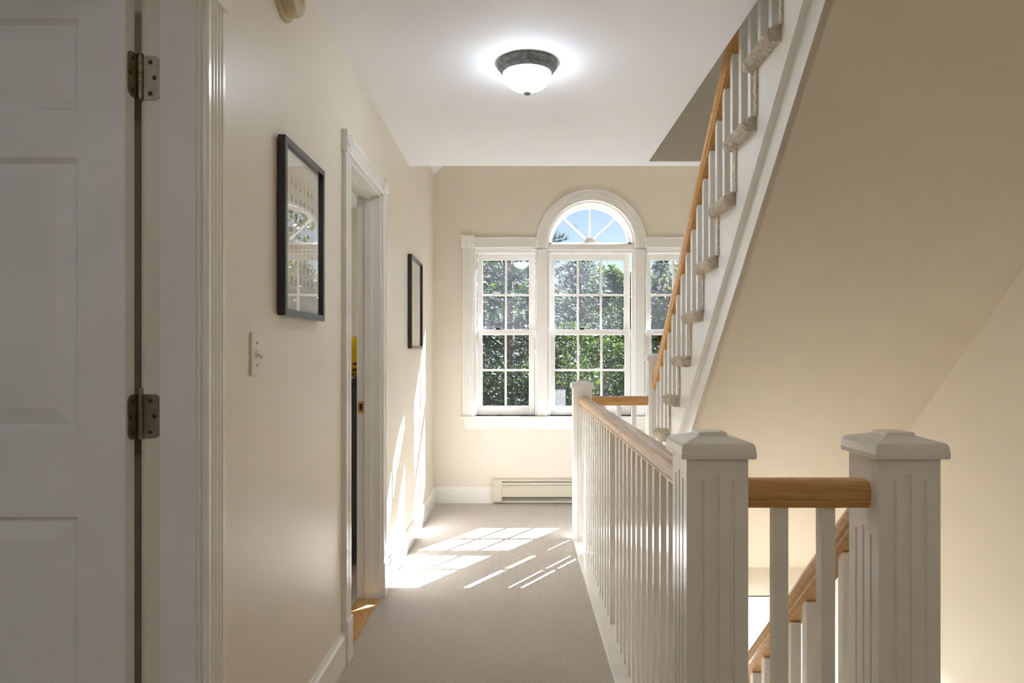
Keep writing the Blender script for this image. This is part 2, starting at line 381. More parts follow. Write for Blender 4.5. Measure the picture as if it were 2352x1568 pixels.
mb = MB(); mb.box(XL-.008, XL+.006, 1.4862, 1.4960, 0, 2.03); mb.build('jamb_reveal', 'door', d1, .002)
mb = MB(); mb.box(XL-.128, XL-.1121, 1.503, 1.59, 0, 2.03); mb.build('room_casing', 'door', d1, .002)
HX = -.830; DF = 1.44; DBK = 1.475; DWID = .76
leaf = MB()
stile = .100; mull = .10; pw = (DWID-2*stile-mull)/2
rows = [(CAMZ+.708, CAMZ+.515), (CAMZ+.414, CAMZ-.1626), (CAMZ-.3435, .24)]
xs = [(HX-stile-pw, HX-stile), (HX-stile-pw-mull-pw, HX-stile-pw-mull)]
# frame of stiles and rails around six openings
for a, b in ((HX-stile, HX), (HX-stile-pw-mull, HX-stile-pw), (HX-DWID, HX-DWID+stile)):
    leaf.box(a, b, DF, DBK, .012, 2.025)
zz = [2.025]+[q for r in rows for q in r]+[.012]
for i in range(0, 8, 2):
    for a, b in xs: leaf.box(a, b, DF, DBK, zz[i+1], zz[i])
lf = leaf.build('door_slab', 'door', d1)
tag(lf, 'white painted door face seen square on')
for (z1, z0) in rows:
    for a, b in xs:
        p = MB(); Y = DF
        def rect(m, y): return [(a+m, y, z0+m), (b-m, y, z0+m), (b-m, y, z1-m), (a+m, y, z1-m)]
        rings = [rect(-.001, Y+.0005), rect(.003, Y+.004), rect(.010, Y+.011), rect(.015, Y+.011), rect(.046, Y+.002), rect(.048, Y+.001)]
        vs = [q for r in rings for q in r]; fs = []
        for k in range(len(rings)-1): fs += [(k*4+i, k*4+(i+1) % 4, k*4+4+(i+1) % 4, k*4+4+i) for i in range(4)]
        n = (len(rings)-1)*4; fs.append((n, n+1, n+2, n+3))
        bk = [(a-.001, DBK-.004, z0-.001), (b+.001, DBK-.004, z0-.001), (b+.001, DBK-.004, z1+.001), (a-.001, DBK-.004, z1+.001)]
        m_ = len(vs); vs += bk; fs.append((m_+3, m_+2, m_+1, m_)); fs += [(i, m_+i, m_+(i+1) % 4, (i+1) % 4) for i in range(4)]
        p.add(vs, fs); p.build('panel', 'door', d1)
def hinge(zc, loose):
    h = .048; px_, py_ = -.8225, 1.484
    mb = MB()
    def leafplate(p0, du, wd, nrm):          # rounded far corners
        r = .016; prof = [(0, -h), (wd-r, -h)]
        prof += [(wd-r+r*math.sin(t*math.pi/12), -h+r-r*math.cos(t*math.pi/12)) for t in range(1, 7)]
        prof += [(wd-r+r*math.cos(t*math.pi/12), h-r+r*math.sin(t*math.pi/12)) for t in range(0, 7)]
        prof += [(0, h)]
        p0 = Vector(p0); n_ = Vector(nrm)*.0025
        mb.sweep(prof, p0, p0+n_, du, (0, 0, 1))
    leafplate((px_, 1.4885, zc), (1, 0, 0), .043, (0, -1, 0))
    o = mb.build('hinge', 'hinge', d1); tag(o, 'aged bronze coloured butt hinge')
    mb = MB(); leafplate((HX, py_, zc), (0, -1, 0), .036, (1, 0, 0)); mb.build('door_leaf', 'hinge', o)
    mb = MB()
    for k in range(5):
        z0 = zc-h+k*2*h/5; mb.lathe([(0, z0+.0006), (.0062, z0+.0006), (.0062, z0+2*h/5-.0006), (0, z0+2*h/5-.0006)], 14, (px_, py_, 0), (0, 0, 1), (1, 0, 0), (0, 1, 0))
    mb.build('knuckle', 'hinge', o, smooth=False)
    mb = MB(); mb.lathe([(0, zc-h-.003), (.004, zc-h-.003), (.004, zc+h+loose), (.0065, zc+h+loose), (.0065, zc+h+loose+.003), (0, zc+h+loose+.003)], 12, (px_, py_, 0), (0, 0, 1), (1, 0, 0), (0, 1, 0)); mb.build('hinge_pin', 'hinge', o)
    for sx, sz in ((.021, .034), (.030, 0), (.021, -.034)):
        mb = MB(); mb.lathe([(0, .0035), (.0025, .0036), (.0048, .0028), (.005, 0)], 12, (px_+sx, 1.4885, zc+sz), (0, -1, 0), (1, 0, 0), (0, 0, 1)); mb.build('screw', 'dark', o)
    for sx, sz in ((.020, .034), (.028, 0), (.020, -.034)):
        mb = MB(); mb.lathe([(0, .0035), (.0025, .0036), (.0048, .0028), (.005, 0)], 12, (HX, py_-sx, zc+sz), (1, 0, 0), (0, 1, 0), (0, 0, 1)); mb.build('screw', 'dark', o)
hinge(CAMZ+.601, .001); hinge(CAMZ-.135, .010)

# baseboards
for y0, y1, nm in ((1.5875, 2.705, 'left_near'), (3.531, DB, 'left_far')):
    mb = MB(); mb.sweep(BASE, (XL, y0, 0), (XL, y1, 0), (1, 0, 0), (0, 0, 1)); struct(mb, 'baseboard_'+nm, 'white', 'white moulded baseboard, '+('nearer' if 'near' in nm else 'sunlit farther')+' length along the left wall', 'baseboard')
mb = MB(); mb.sweep(BASE, (XL+.016, DB, 0), (-.2093, DB, 0), (0, -1, 0), (0, 0, 1)); struct(mb, 'baseboard_back', 'white', 'white baseboard between the left corner and the heater', 'baseboard')
mb = MB(); mb.sweep(BASE, (1.68, DB, 0), (XR, DB, 0), (0, -1, 0), (0, 0, 1)); struct(mb, 'baseboard_back_right', 'white', 'white baseboard right of the heater', 'baseboard')

# ------------------------------------------------------------------ the arched three-part window
W1 = thing('window_1', (AX, DB, WS), 'white three-part window with a half-round fanlight over the wide middle sash', 'window', kind='structure')
def wbox(name, x0, x1, y0, y1, z0, z1, bv=.002, mat='white', parent=None):
    return MB().box(x0, x1, DB+y0, DB+y1, z0, z1).build(name, mat, parent or W1, bv)
for x0, sg in ((wx(1062), 1), (2*AX-wx(1062), -1)):
    mb = MB(); mb.sweep(casing_profile(.094, .022, 6, .004), (x0, DB, WS), (x0, DB, WH), (sg, 0, 0), (0, -1, 0)); mb.build('side_casing', 'white', W1)
    mb = MB(); rosette(mb, (x0+sg*.047, DB, WH+.052), .108, .028, (0, -1, 0), (1, 0, 0), (0, 0, 1)); mb.build('rosette_block', 'white', W1)
    mb = MB(); xa = x0+sg*.1; xb = AX-sg*(ARO-.05)
    mb.sweep(casing_profile(.090, .022, 5, .004), (xa, DB, WH), (xb, DB, WH), (0, 0, 1), (0, -1, 0)); mb.build('head_casing', 'white', W1)
# arch casing swept round the half circle, with short legs down to the head
mb = MB(); prof = casing_profile(ARO-ARI, .026, 5, .005); n = len(prof); vs = []; fs = []
N = 56; ang = [(-.0001, 1)]+[(math.pi*k/N, 0) for k in range(N+1)]+[(math.pi+.0001, 2)]
for a, leg in ang:
    for q, pr in prof:
        r = ARI+q; z = AZ+r*math.sin(a) if not leg else WH
        x = AX+r*math.cos(a) if not leg else (AX+r if leg == 1 else AX-r)
        vs.append((x, DB-pr, z))
for k in range(len(ang)-1): fs += [(k*n+i, k*n+(i+1) % n, (k+1)*n+(i+1) % n, (k+1)*n+i) for i in range(n)]
fs += [tuple(range(n)), tuple(range(len(vs)-n, len(vs)))[::-1]]
mb.add(vs, fs).build('arch_casing', 'white', W1)
# arch liner and fan sash
def ring(mb, r0, r1, y0, y1, cz, za):
    vs = []; N = 48
    for k in range(N+1):
        a = math.pi*k/N
        for r, y in ((r0, y0), (r1, y0), (r1, y1), (r0, y1)): vs.append((AX+r*math.cos(a), DB+y, cz+r*math.sin(a)))
    mb.add(vs, [(k*4+i, k*4+(i+1) % 4, k*4+4+(i+1) % 4, k*4+4+i) for k in range(N) for i in range(4)]+[(0, 1, 2, 3), (N*4+3, N*4+2, N*4+1, N*4)])
mb = MB(); ring(mb, ARI-.014, ARI+.001, 0, .155, AZ, 0); mb.box(AX-ARI, AX-ARI+.014, DB, DB+.155, WH, AZ); mb.box(AX+ARI-.014, AX+ARI, DB, DB+.155, WH, AZ); mb.build('arch_liner', 'white', W1)
wbox('transom', AX-ARI, AX+ARI, -.004, .155, WH-.012, WH+.034)
fan = MB(); GR = .322; ring(fan, GR, ARI-.012, .095, .135, AZ, 0); fan.box(AX-ARI+.014, AX+ARI-.014, DB+.095, DB+.135, WH+.03, WH+.064); fan = fan.build('fan_sash', 'white', W1, .002)
FB = WH+.064
for t in (90, 48, 132):
    a = math.radians(t); d = Vector((math.cos(a), 0, math.sin(a))); nrm = Vector((-math.sin(a), 0, math.cos(a)))
    mb = MB(); mb.sweep([(-.008, -.012), (.008, -.012), (.008, .012), (-.008, .012)], Vector((AX, DB+.115, FB))+d*.03, Vector((AX, DB+.115, AZ))+d*(GR+.004), nrm, (0, 1, 0)); mb.build('muntin', 'white', fan)
hub = MB(); hub.sweep([(.046*math.cos(k*math.pi/10), .040*math.sin(k*math.pi/10)) for k in range(11)], (AX, DB+.098, FB), (AX, DB+.128, FB), (1, 0, 0), (0, 0, 1)); hb = hub.build('hub', 'concrete', fan); tag(hb, 'weathered brown half-round hub of the fanlight')
edges = [0, 48, 90, 132, 180]
for i in range(4):
    a0, a1 = math.radians(edges[i]), math.radians(edges[i+1])
    pts = [(AX, FB)]+[(AX+GR*math.cos(a0+(a1-a0)*k/10), max(FB, AZ+GR*math.sin(a0+(a1-a0)*k/10))) for k in range(11)]
    mb = MB(); mb.add([(x, DB+.116, z) for x, z in pts], [tuple(range(len(pts)))]); mb.build('pane', 'glass', fan)
# mullions, jamb liners
for px0, px1 in ((1235, 1257), (1458, 1480)):
    wbox('mullion', wx(px0), wx(px1), -.006, .155, WS, WH-.01, .003)
wbox('side_jamb', WL, WL+.012, 0, .155, WS, WH); wbox('side_jamb', WR-.012, WR, 0, .155, WS, WH)
wbox('head_jamb', WL, WR, .0, .155, WH-.014, WH)
wbox('window_stool', wx(1058), 2*AX-wx(1058), -.048, .155, .696, WS, .004)
mb = MB(); mb.sweep([(wx(1064), .696), (2*AX-wx(1064), .696), (2*AX-wx(1068), .612), (wx(1068), .612)], (0, DB-.018, 0), (0, DB, 0), (1, 0, 0), (0, 0, 1)); mb.build('apron', 'white', W1, .002)
GT, GM1, GM0, GB = 2.0243, 1.437, 1.3967, .7965
def unit(u0, u1, g0, g1, ncol, label):
    # stepped inside stop around the opening
    for (x0, x1, z0, z1) in ((u0, u0+.022, WS, WH-.014), (u1-.022, u1, WS, WH-.014), (u0+.022, u1-.022, WH-.038, WH-.014)):
        wbox('inner_stop', x0, x1, .018, .058, z0, z1, .004)
    a0, a1 = u0+.024, u1-.024
    for nm, y, z0, z1, gz0, gz1, gm in (('lower_sash', .060, WS+.002, GM1, GB, GM0, 'glass'), ('upper_sash', .102, GM0-.004, WH-.020, GM1-.002, GT, 'glass_hazy')):
        mb = MB()
        mb.box(a0, g0, DB+y, DB+y+.036, z0, z1); mb.box(g1, a1, DB+y, DB+y+.036, z0, z1)
        mb.box(g0, g1, DB+y, DB+y+.036, z0, gz0); mb.box(g0, g1, DB+y, DB+y+.036, gz1, z1)
        if nm == 'lower_sash': mb.box(g0-.03, g1+.03, DB+y-.005, DB+y+.002, z0, z0+.022)
        s = mb.build(nm, 'white', W1, .003); tag(s, label+(' lower' if nm == 'lower_sash' else ' upper')+' sash')
        for k in range(1, ncol):
            x = g0+(g1-g0)*k/ncol; MB().box(x-.0085, x+.0085, DB+y+.006, DB+y+.030, gz0, gz1).build('muntin', 'white', s, .003)
        zm = (gz0+gz1)/2; MB().box(g0, g1, DB+y+.005, DB+y+.031, zm-.0085, zm+.0085).build('muntin', 'white', s, .003)
        for k in range(ncol):
            for r in range(2):
                x0 = g0+(g1-g0)*k/ncol; x1 = g0+(g1-g0)*(k+1)/ncol; q0 = gz0+(gz1-gz0)*r/2; q1 = gz0+(gz1-gz0)*(r+1)/2
                MB().add([(x0, DB+y+.018, q0), (x1, DB+y+.018, q0), (x1, DB+y+.018, q1), (x0, DB+y+.018, q1)], [(0, 1, 2, 3)]).build('pane', gm, s)
        if nm == 'lower_sash':
            lx = (g0+g1)/2-.065
            mb = MB(); mb.box(lx-.02, lx+.02, DB+y+.002, DB+y+.03, z1, z1+.008); mb.box(lx-.018, lx+.018, DB+y+.006, DB+y+.02, z1+.008, z1+.016); mb.build('sash_lock', 'dark', s, .002)
            for hx in (a0-.006, a1+.006):
                mb = MB(); mb.tube([(hx+.008*math.cos(t), DB+.012-.004*math.sin(t), z1-.02+.010*math.sin(t)) for t in [x*.5-.6 for x in range(9)]], [.0018]*9, 6); mb.build('sash_hook', 'white', s)
unit(WL, wx(1235), -.303, .0866, 2, 'narrow two-column')
unit(wx(1257), wx(1458), .3038, .8911, 3, 'wide three-column')
unit(wx(1480), WR, 2*AX-.0866, 2*AX+.303, 2, 'narrow half-hidden')
# unseen windows, added to bring daylight into the storey below and side room
for nm, hl, lab in (('window_2', low_hole, 'unseen white framed window of the storey below, added and enlarged for its light'), ('window_3', room_hole, 'unseen white framed window added to light the side room')):
    x0, x1, z0, z1 = hl[0][0], hl[1][0], hl[0][1], hl[2][1]
    t = thing(nm, ((x0+x1)/2, DB, z0), lab, 'window', kind='structure')
    mb = MB()
    for a in ((x0, x0+.05, z0, z1), (x1-.05, x1, z0, z1), (x0, x1, z0, z0+.05), (x0, x1, z1-.05, z1), ((x0+x1)/2-.02, (x0+x1)/2+.02, z0, z1)): mb.box(a[0], a[1], DB+.05, DB+.09, a[2], a[3])
    mb.build('sash', 'white', t)
    mb = MB(); mb.add([(x0, DB+.07, z0), (x1, DB+.07, z0), (x1, DB+.07, z1), (x0, DB+.07, z1)], [(0, 1, 2, 3)]); mb.build('pane', 'glass', t)
    mb = MB()
    for a in ((x0-.08, x0, z0-.08, z1+.08), (x1, x1+.08, z0-.08, z1+.08), (x0, x1, z1, z1+.08), (x0, x1, z0-.08, z0)): mb.box(a[0], a[1], DB-.018, DB, a[2], a[3])
    mb.build('casing', 'white', t)

# ------------------------------------------------------------------ staircases
def z_at(c, y): return CAMZ+c-TAN*y
A = .803
def R1(k): return 4.505-RUN*(k-1)           # depth of riser k, rising toward the camera
def tread_mesh(x0, x1, flip):
    """carpet-wrapped tread: rounded at the nose and at the open end"""
    bm = bmesh.new(); L0, T = RUN+.035, .046
    bmesh.ops.create_cube(bm, size=1)
    for v in bm.verts: v.co = ((x0+x1)/2+v.co.x*(x1-x0), v.co.y*L0, -T/2+v.co.z*T)
    ed = [e for e in bm.edges if all(abs(v.co.y-L0/2) < 1e-5 for v in e.verts) or all(abs(v.co.x-x0) < 1e-5 for v in e.verts)]
    bmesh.ops.bevel(bm, geom=ed, offset=.020, segments=4, profile=.5, affect='EDGES')
    bmesh.ops.triangulate(bm, faces=bm.faces)
    for it in range(7):
        bmesh.ops.subdivide_edges(bm, edges=[e for e in bm.edges if e.calc_length() > .0065 and (min(v.co.x for v in e.verts) < x0+.055)], cuts=1)
        bmesh.ops.triangulate(bm, faces=bm.faces)
    for v in bm.verts:
        if v.co.x < x0+.06:
            nn = noise.noise(v.co*150)*.0075+noise.noise(v.co*60+Vector((3, 1, 2)))*.004
            v.co += v.normal*nn if v.normal.length else Vector()
    if flip:
        for v in bm.verts: v.co.y = -v.co.y
    bmesh.ops.recalc_face_normals(bm, faces=bm.faces)
    me = bpy.data.meshes.new('tread'); bm.to_mesh(me); bm.free()
    for q in me.polygons: q.use_smooth = True
    me.materials.append(M['shag']); return me
NR = 13
up = thing('staircase', (1.3, 4.505, 0), 'ascending white open-string staircase with tweed carpeted treads at upper right', 'staircase')
tm = tread_mesh(A-.040, XR-.002, False)
def riser_mesh(x0, flip):
    bm = bmesh.new(); bmesh.ops.create_cube(bm, size=1)
    h = RISE-.046
    for v in bm.verts: v.co = ((x0+XR)/2+v.co.x*(XR-x0), v.co.y*.022, v.co.z*h)
    bmesh.ops.subdivide_edges(bm, edges=[e for e in bm.edges if abs(e.verts[0].co.z-e.verts[1].co.z) > .05], cuts=14, use_grid_fill=True)
    for v in bm.verts:
        if v.co.x < x0+.01: v.co.x += noise.noise(v.co*120)*.006; v.co.y += noise.noise(v.co*90)*.003
    me = bpy.data.meshes.new('riser'); bm.to_mesh(me); bm.free(); me.materials.append(M['shag']); return me
rm = riser_mesh(A-.007, False)
for k in range(1, NR+1):
    o = obj('tread', tm, None, up); o.location = (0, R1(k)+.035-(RUN+.035)/2, RISE*k)
    o = obj('riser', rm, None, up); o.location = (0, R1(k)-.008, RISE*k-.046-(RISE-.046)/2)
# sawtooth stringer
pts = []
for k in range(1, NR+1):
    pts += [(R1(k), RISE*(k-1)-(.02 if k > 1 else 0)), (R1(k), RISE*k-.02)]
pts += [(R1(NR+1), RISE*NR-.02)]
yb = lambda z, c: (CAMZ+c-z)/TAN
bot = [(R1(NR+1), z_at(2.778, R1(NR+1))), (yb(0, 2.778), 0)]
poly = pts+bot
mb = MB(); mb.sweep(poly, (A, 0, 0), (A+.023, 0, 0), (0, 1, 0), (0, 0, 1)); so_ = mb.build('stringer', 'white', up, .0)
mb = MB(); y1_, y0_ = yb(-.13, 2.653), 1.45
mb.sweep([(yb(0.002, 2.79), .002), (y0_, z_at(2.79, y0_)), (y0_, z_at(2.653, y0_)), (yb(.002, 2.653), .002)], (A+.023, 0, 0), (A+.045, 0, 0), (0, 1, 0), (0, 0, 1)); mb.build('stringer_trim', 'white', up)
mb = MB(); mb.sweep([(4.338, z_at(2.653, 4.338)), (1.5, z_at(2.653, 1.5)), (1.5, z_at(2.70, 1.5)), (4.338, z_at(2.70, 4.338))], (A+.024, 0, 0), (XR, 0, 0), (0, 1, 0), (0, 0, 1))
sf = mb.build('ceiling_stair_soffit', 'wall'); tag(sf, 'tan plastered sloping underside of the ascending stairs', 'soffit', kind='structure')

dn = thing('staircase', (1.3, 1.6, LOW), 'carpeted staircase descending to the storey below beside the right wall', 'staircase')
tm2 = tread_mesh(A-.04, XR-.002, False); rm2 = riser_mesh(A-.007, False)
for k in range(1, NR):
    o = obj('tread', tm2, None, dn); o.location = (0, 1.64+RUN*(k-.5)+.017, -RISE*k)
    o = obj('riser', rm2, None, dn); o.location = (0, 1.635+RUN*(k-1), -RISE*k+.0+(RISE-.046)/2)
o = obj('riser', rm2, None, dn); o.location = (0, 1.635+RUN*(NR-1), -RISE*NR+(RISE-.046)/2)
pts = [(1.613, -.30)]
for k in range(1, NR): pts += [(1.63+RUN*(k-1), -RISE*k-.02) if k > 1 else (1.63, -.30), (1.63+RUN*k, -RISE*k-.02)]
pts = [(1.613, -.3), (1.63+RUN, -.3)]
for k in range(2, NR): pts += [(1.63+RUN*(k-1), -RISE*k-.02), (1.63+RUN*k, -RISE*k-.02)]
pts += [(1.63+RUN*(NR-1), LOW), (1.63+RUN*(NR-1)-.35, LOW), (1.613, -.62)]
mb = MB(); mb.sweep(pts, (A, 0, 0), (A+.023, 0, 0), (0, 1, 0), (0, 0, 1)); mb.build('stringer', 'white', dn)

# ------------------------------------------------------------------ railings
RAILP = [(-.024, 0), (.024, 0), (.026, .010), (.031, .013), (.029, .017), (.033, .024), (.0335, .045), (.030, .056), (.022, .063), (.010, .0665),
         (-.010, .0665), (-.022, .063), (-.030, .056), (-.0335, .045), (-.033, .024), (-.029, .017), (-.031, .013), (-.026, .010)]
RAILP = [(a, b*.91) for a, b in RAILP]
RT = CAMZ-.275; RB = RT-.0605
def newel(parent, x0, y0, wd, zb, capb, drop_left=False):
    """square fluted newel with hipped cap; x0,y0 = front left corner"""
    x1, y1 = x0+wd, y0+wd
    gd, gw = .0045, .0045
    def section(mask):               # mask: which of the three grooves are cut on each face
        out = []
        for ci in range(4):
            c0 = [(x0, y0), (x1, y0), (x1, y1), (x0, y1)][ci]; c1 = [(x0, y0), (x1, y0), (x1, y1), (x0, y1)][(ci+1) % 4]
            d = (Vector(c1)-Vector(c0))/wd; n_ = Vector((-d.y, d.x))
            out.append(tuple(c0))
            for gi, t in enumerate((.255, .5, .745)):
                p = Vector(c0)+d*wd*t
                on = mask[ci] if isinstance(mask[ci], tuple) else (mask[ci],)*3
                g = gd if on[gi] else 0
                out += [tuple(p-d*gw), tuple(p-d*gw*.6+n_*g*.8), tuple(p+n_*g), tuple(p+d*gw*.6+n_*g*.8), tuple(p+d*gw)]
        return out
    zt = [zb, capb-.170, capb-.160, capb-.046, capb-.034, capb]
    L = drop_left
    full = (1, 1, 1); mid = (0, 1, 0); no = (0, 0, 0)
    secs = [(zb, section([full]*4)), ]
    mb = MB()
    stages = [(zb, capb-.170, [full, full, full, full]),
              (capb-.170, capb-.157, [full, full, full, mid if L else full]),
              (capb-.157, capb-.046, [full, full, full, no if L else full]),
              (capb-.046, capb-.034, [mid, mid, mid, no if L else mid]), (capb-.034, capb, [no]*4)]
    for a, b, m_ in stages:
        s = section(m_); n = len(s)
        mb.add([(x, y, a) for x, y in s]+[(x, y, b) for x, y in s], [(i, (i+1) % n, n+(i+1) % n, n+i) for i in range(n)]+[tuple(range(n))[::-1], tuple(range(n, 2*n))])
    o = mb.build('newel_post', 'white', parent)
    ov = .013; cx, cyy = (x0+x1)/2, (y0+y1)/2; h = wd/2+ov
    def sq(r, z): return [(cx-r, cyy-r, z), (cx+r, cyy-r, z), (cx+r, cyy+r, z), (cx-r, cyy+r, z)]
    rings = [sq(h, capb), sq(h+.001, capb+.010), sq(h-.001, capb+.026), sq(h-.004, capb+.033), sq(h*.40, capb+.045), sq(h*.40, capb+.0505), sq(h*.385, capb+.052)]
    vs = [q for r in rings for q in r]; fs = [(3, 2, 1, 0)]
    for k in range(len(rings)-1): fs += [(k*4+i, k*4+(i+1) % 4, k*4+4+(i+1) % 4, k*4+4+i) for i in range(4)]
    n = len(vs)-4; fs.append((n, n+1, n+2, n+3))
    mb = MB(); mb.add(vs, fs); mb.build('newel_cap', 'white', o, .0015)
    return o
BT = .031
def baluster_box(parent, x, y, z0, z1): return MB().box(x-BT/2, x+BT/2, y-BT/2, y+BT/2, z0, z1).build('baluster', 'white', parent, .002, origin=None)

CAPB = CAMZ-.222
g = thing('hall_railing', (.4225, 3.0, 0), 'long white balustrade with pale oak handrail along the hallway edge', 'railing')
newel(g, .357, 1.45, .131, 0, CAPB)
newel(g, .357, 4.43, .120, 0, CAPB)
MB().box(.357, .488, 1.581, 4.43, 0.0, .022).build('shoe_plate', 'white', g, .003)
MB().sweep(RAILP, (.4225, 1.581, RB), (.4225, 4.43, RB), (1, 0, 0), (0, 0, 1)).build('handrail', 'oak_y', g)
b0 = None
for i in range(-2, 26):
    if i == 11: continue
    y = 1.864+BT/2+.1*i
    if b0 is None: b0 = baluster_box(g, .4255, y, .022, RB); yb0 = y
    else:
        share(b0, 'baluster', g, (0, y-yb0, 0))
# near short railing and descending railing
n1 = thing('short_railing', (.63, 1.515, 0), 'short railing with dark oak rail between the two near newel posts', 'railing')
MB().sweep(RAILP, (.488, 1.515, RB), (.7655, 1.515, RB), (0, 1, 0), (0, 0, 1)).build('handrail', 'oak_x', n1)
MB().box(.488, .7655, 1.450, 1.60, 0, .022).build('shoe_plate', 'white', n1, .003)
for x in (.578, .681): baluster_box(n1, x, 1.515, .022, RB)
ds = thing('stair_railing', (.83, 1.6, -.3), 'descending stair railing with fluted newel in the right foreground and honey oak rail', 'railing')
newel(ds, .7655, 1.45, .131, -.3, CAPB, True)
XD = .8305
c_t = 1.178
y0_, y1_ = 1.581, 3.9
MB().sweep([(a, b*1.40) for a, b in RAILP], (XD, y0_, z_at(c_t, y0_)-.085), (XD, y1_, z_at(c_t, y1_)-.085), (1, 0, 0), (0, 0, 1)).build('handrail', 'oak_y', ds)
for i in range(20):
    y = 1.712+BT/2+.11*i
    zt = z_at(c_t, y)-.085+.008; k = math.floor((y-1.63)/RUN)+1
    zb = -RISE*k+.0
    if k >= NR: break
    MB().box(XD-BT/2, XD+BT/2, y-BT/2, y+BT/2, zb, zt).build('baluster', 'white', ds, .002)
newel(ds, XD-.06, 3.9, .12, LOW, z_at(c_t, 3.9)+.08)
# far short railing and ascending railing
n2 = thing('short_railing', (.66, 4.49, 0), 'short railing with honey oak rail in front of the arched window', 'railing')
MB().sweep(RAILP, (.477, 4.49, RB), (.85, 4.49, RB), (0, 1, 0), (0, 0, 1)).build('handrail', 'oak_x', n2)
MB().box(.477, .85, 4.43, 4.55, 0, .022).build('shoe_plate', 'white', n2, .003)
for x in (.558, .658, .757): baluster_box(n2, x, 4.49, .022, RB)
us = thing('stair_railing', (.9, 4.49, 0), 'ascending stair railing with honey oak rail climbing through the ceiling opening', 'railing')
newel(us, .847, 4.44, .118, 0, CAMZ-.045-.0)
XU = .9035; c_t = 3.967
y0_, y1_ = 4.44, 1.70
MB().sweep([(a, b*1.49) for a, b in RAILP], (XU, y0_, z_at(c_t, y0_)-.0905), (XU, y1_, z_at(c_t, y1_)-.0905), (1, 0, 0), (0, 0, 1)).build('handrail', 'oak_y', us)
for i in range(24):
    y = R1(2)+.035-.11*i-.0135 if False else 4.263+BT/2+.10985-.10985*i
    zt = z_at(c_t, y)-.0905+.008
    k = math.floor((4.505-y)/RUN)+1
    if k > NR or y < 1.75: break
    MB().box(XU-BT/2, XU+BT/2, y-BT/2, y+BT/2, RISE*k-.002, zt).build('baluster', 'white', us, .002)

# ------------------------------------------------------------------ baseboard heater
h = thing('baseboard_heater', (.7, DB, 0), 'almond enamel baseboard heater below the window', 'heater')
hx0, hx1 = -.2093, 1.66; HT = .205
MB().sweep([(0, .02), (.062, .02), (.066, .03), (.066, .165), (.05, HT), (0, HT)], (hx0, DB, 0), (hx0+.073, DB, 0), (0, -1, 0), (0, 0, 1)).build('end_cap', 'heater', h, .002)
MB().sweep([(0, .02), (.062, .02), (.066, .03), (.066, .165), (.05, HT), (0, HT)], (hx1-.073, DB, 0), (hx1, DB, 0), (0, -1, 0), (0, 0, 1)).build('end_cap', 'heater', h, .002)
MB().box(hx0+.073, hx1-.073, DB-.004, DB, .02, HT-.002).build('back_plate', 'heater', h)
MB().sweep([(.004, HT-.002), (.045, HT-.002), (.056, HT-.018), (.053, HT-.020), (.043, HT-.007), (.004, HT-.007)], (hx0+.073, DB, 0), (hx1-.073, DB, 0), (0, -1, 0), (0, 0, 1)).build('top_cover', 'heater', h)
MB().sweep([(.040, HT-.030), (.060, HT-.026), (.062, HT-.046), (.058, HT-.046)], (hx0+.073, DB, 0), (hx1-.073, DB, 0), (0, -1, 0), (0, 0, 1)).build('damper', 'heater', h)
MB().sweep([(.057, HT-.050), (.063, HT-.050), (.064, HT-.062), (.061, HT-.064), (.064, HT-.068), (.064, .062), (.060, .060), (.058, .064)], (hx0+.073, DB, 0), (hx1-.073, DB, 0), (0, -1, 0), (0, 0, 1)).build('front_panel', 'heater', h)
mb = MB()
for i in range(150):
    x = hx0+.10+i*.0113
    if x < hx1-.1: mb.box(x, x+.002, DB-.052, DB-.012, .042, .105)
fo = mb.build('fin_row', 'fin', h); fo['kind'] = 'stuff'
MB().tube([(hx0+.073, DB-.032, .075), (hx1-.073, DB-.032, .075)], [.011, .011], 10).build('pipe', 'dark', h)
MB().box(hx0+.073, hx1-.073, DB-.058, DB-.05, .018, .028).build('bottom_lip', 'heater', h)

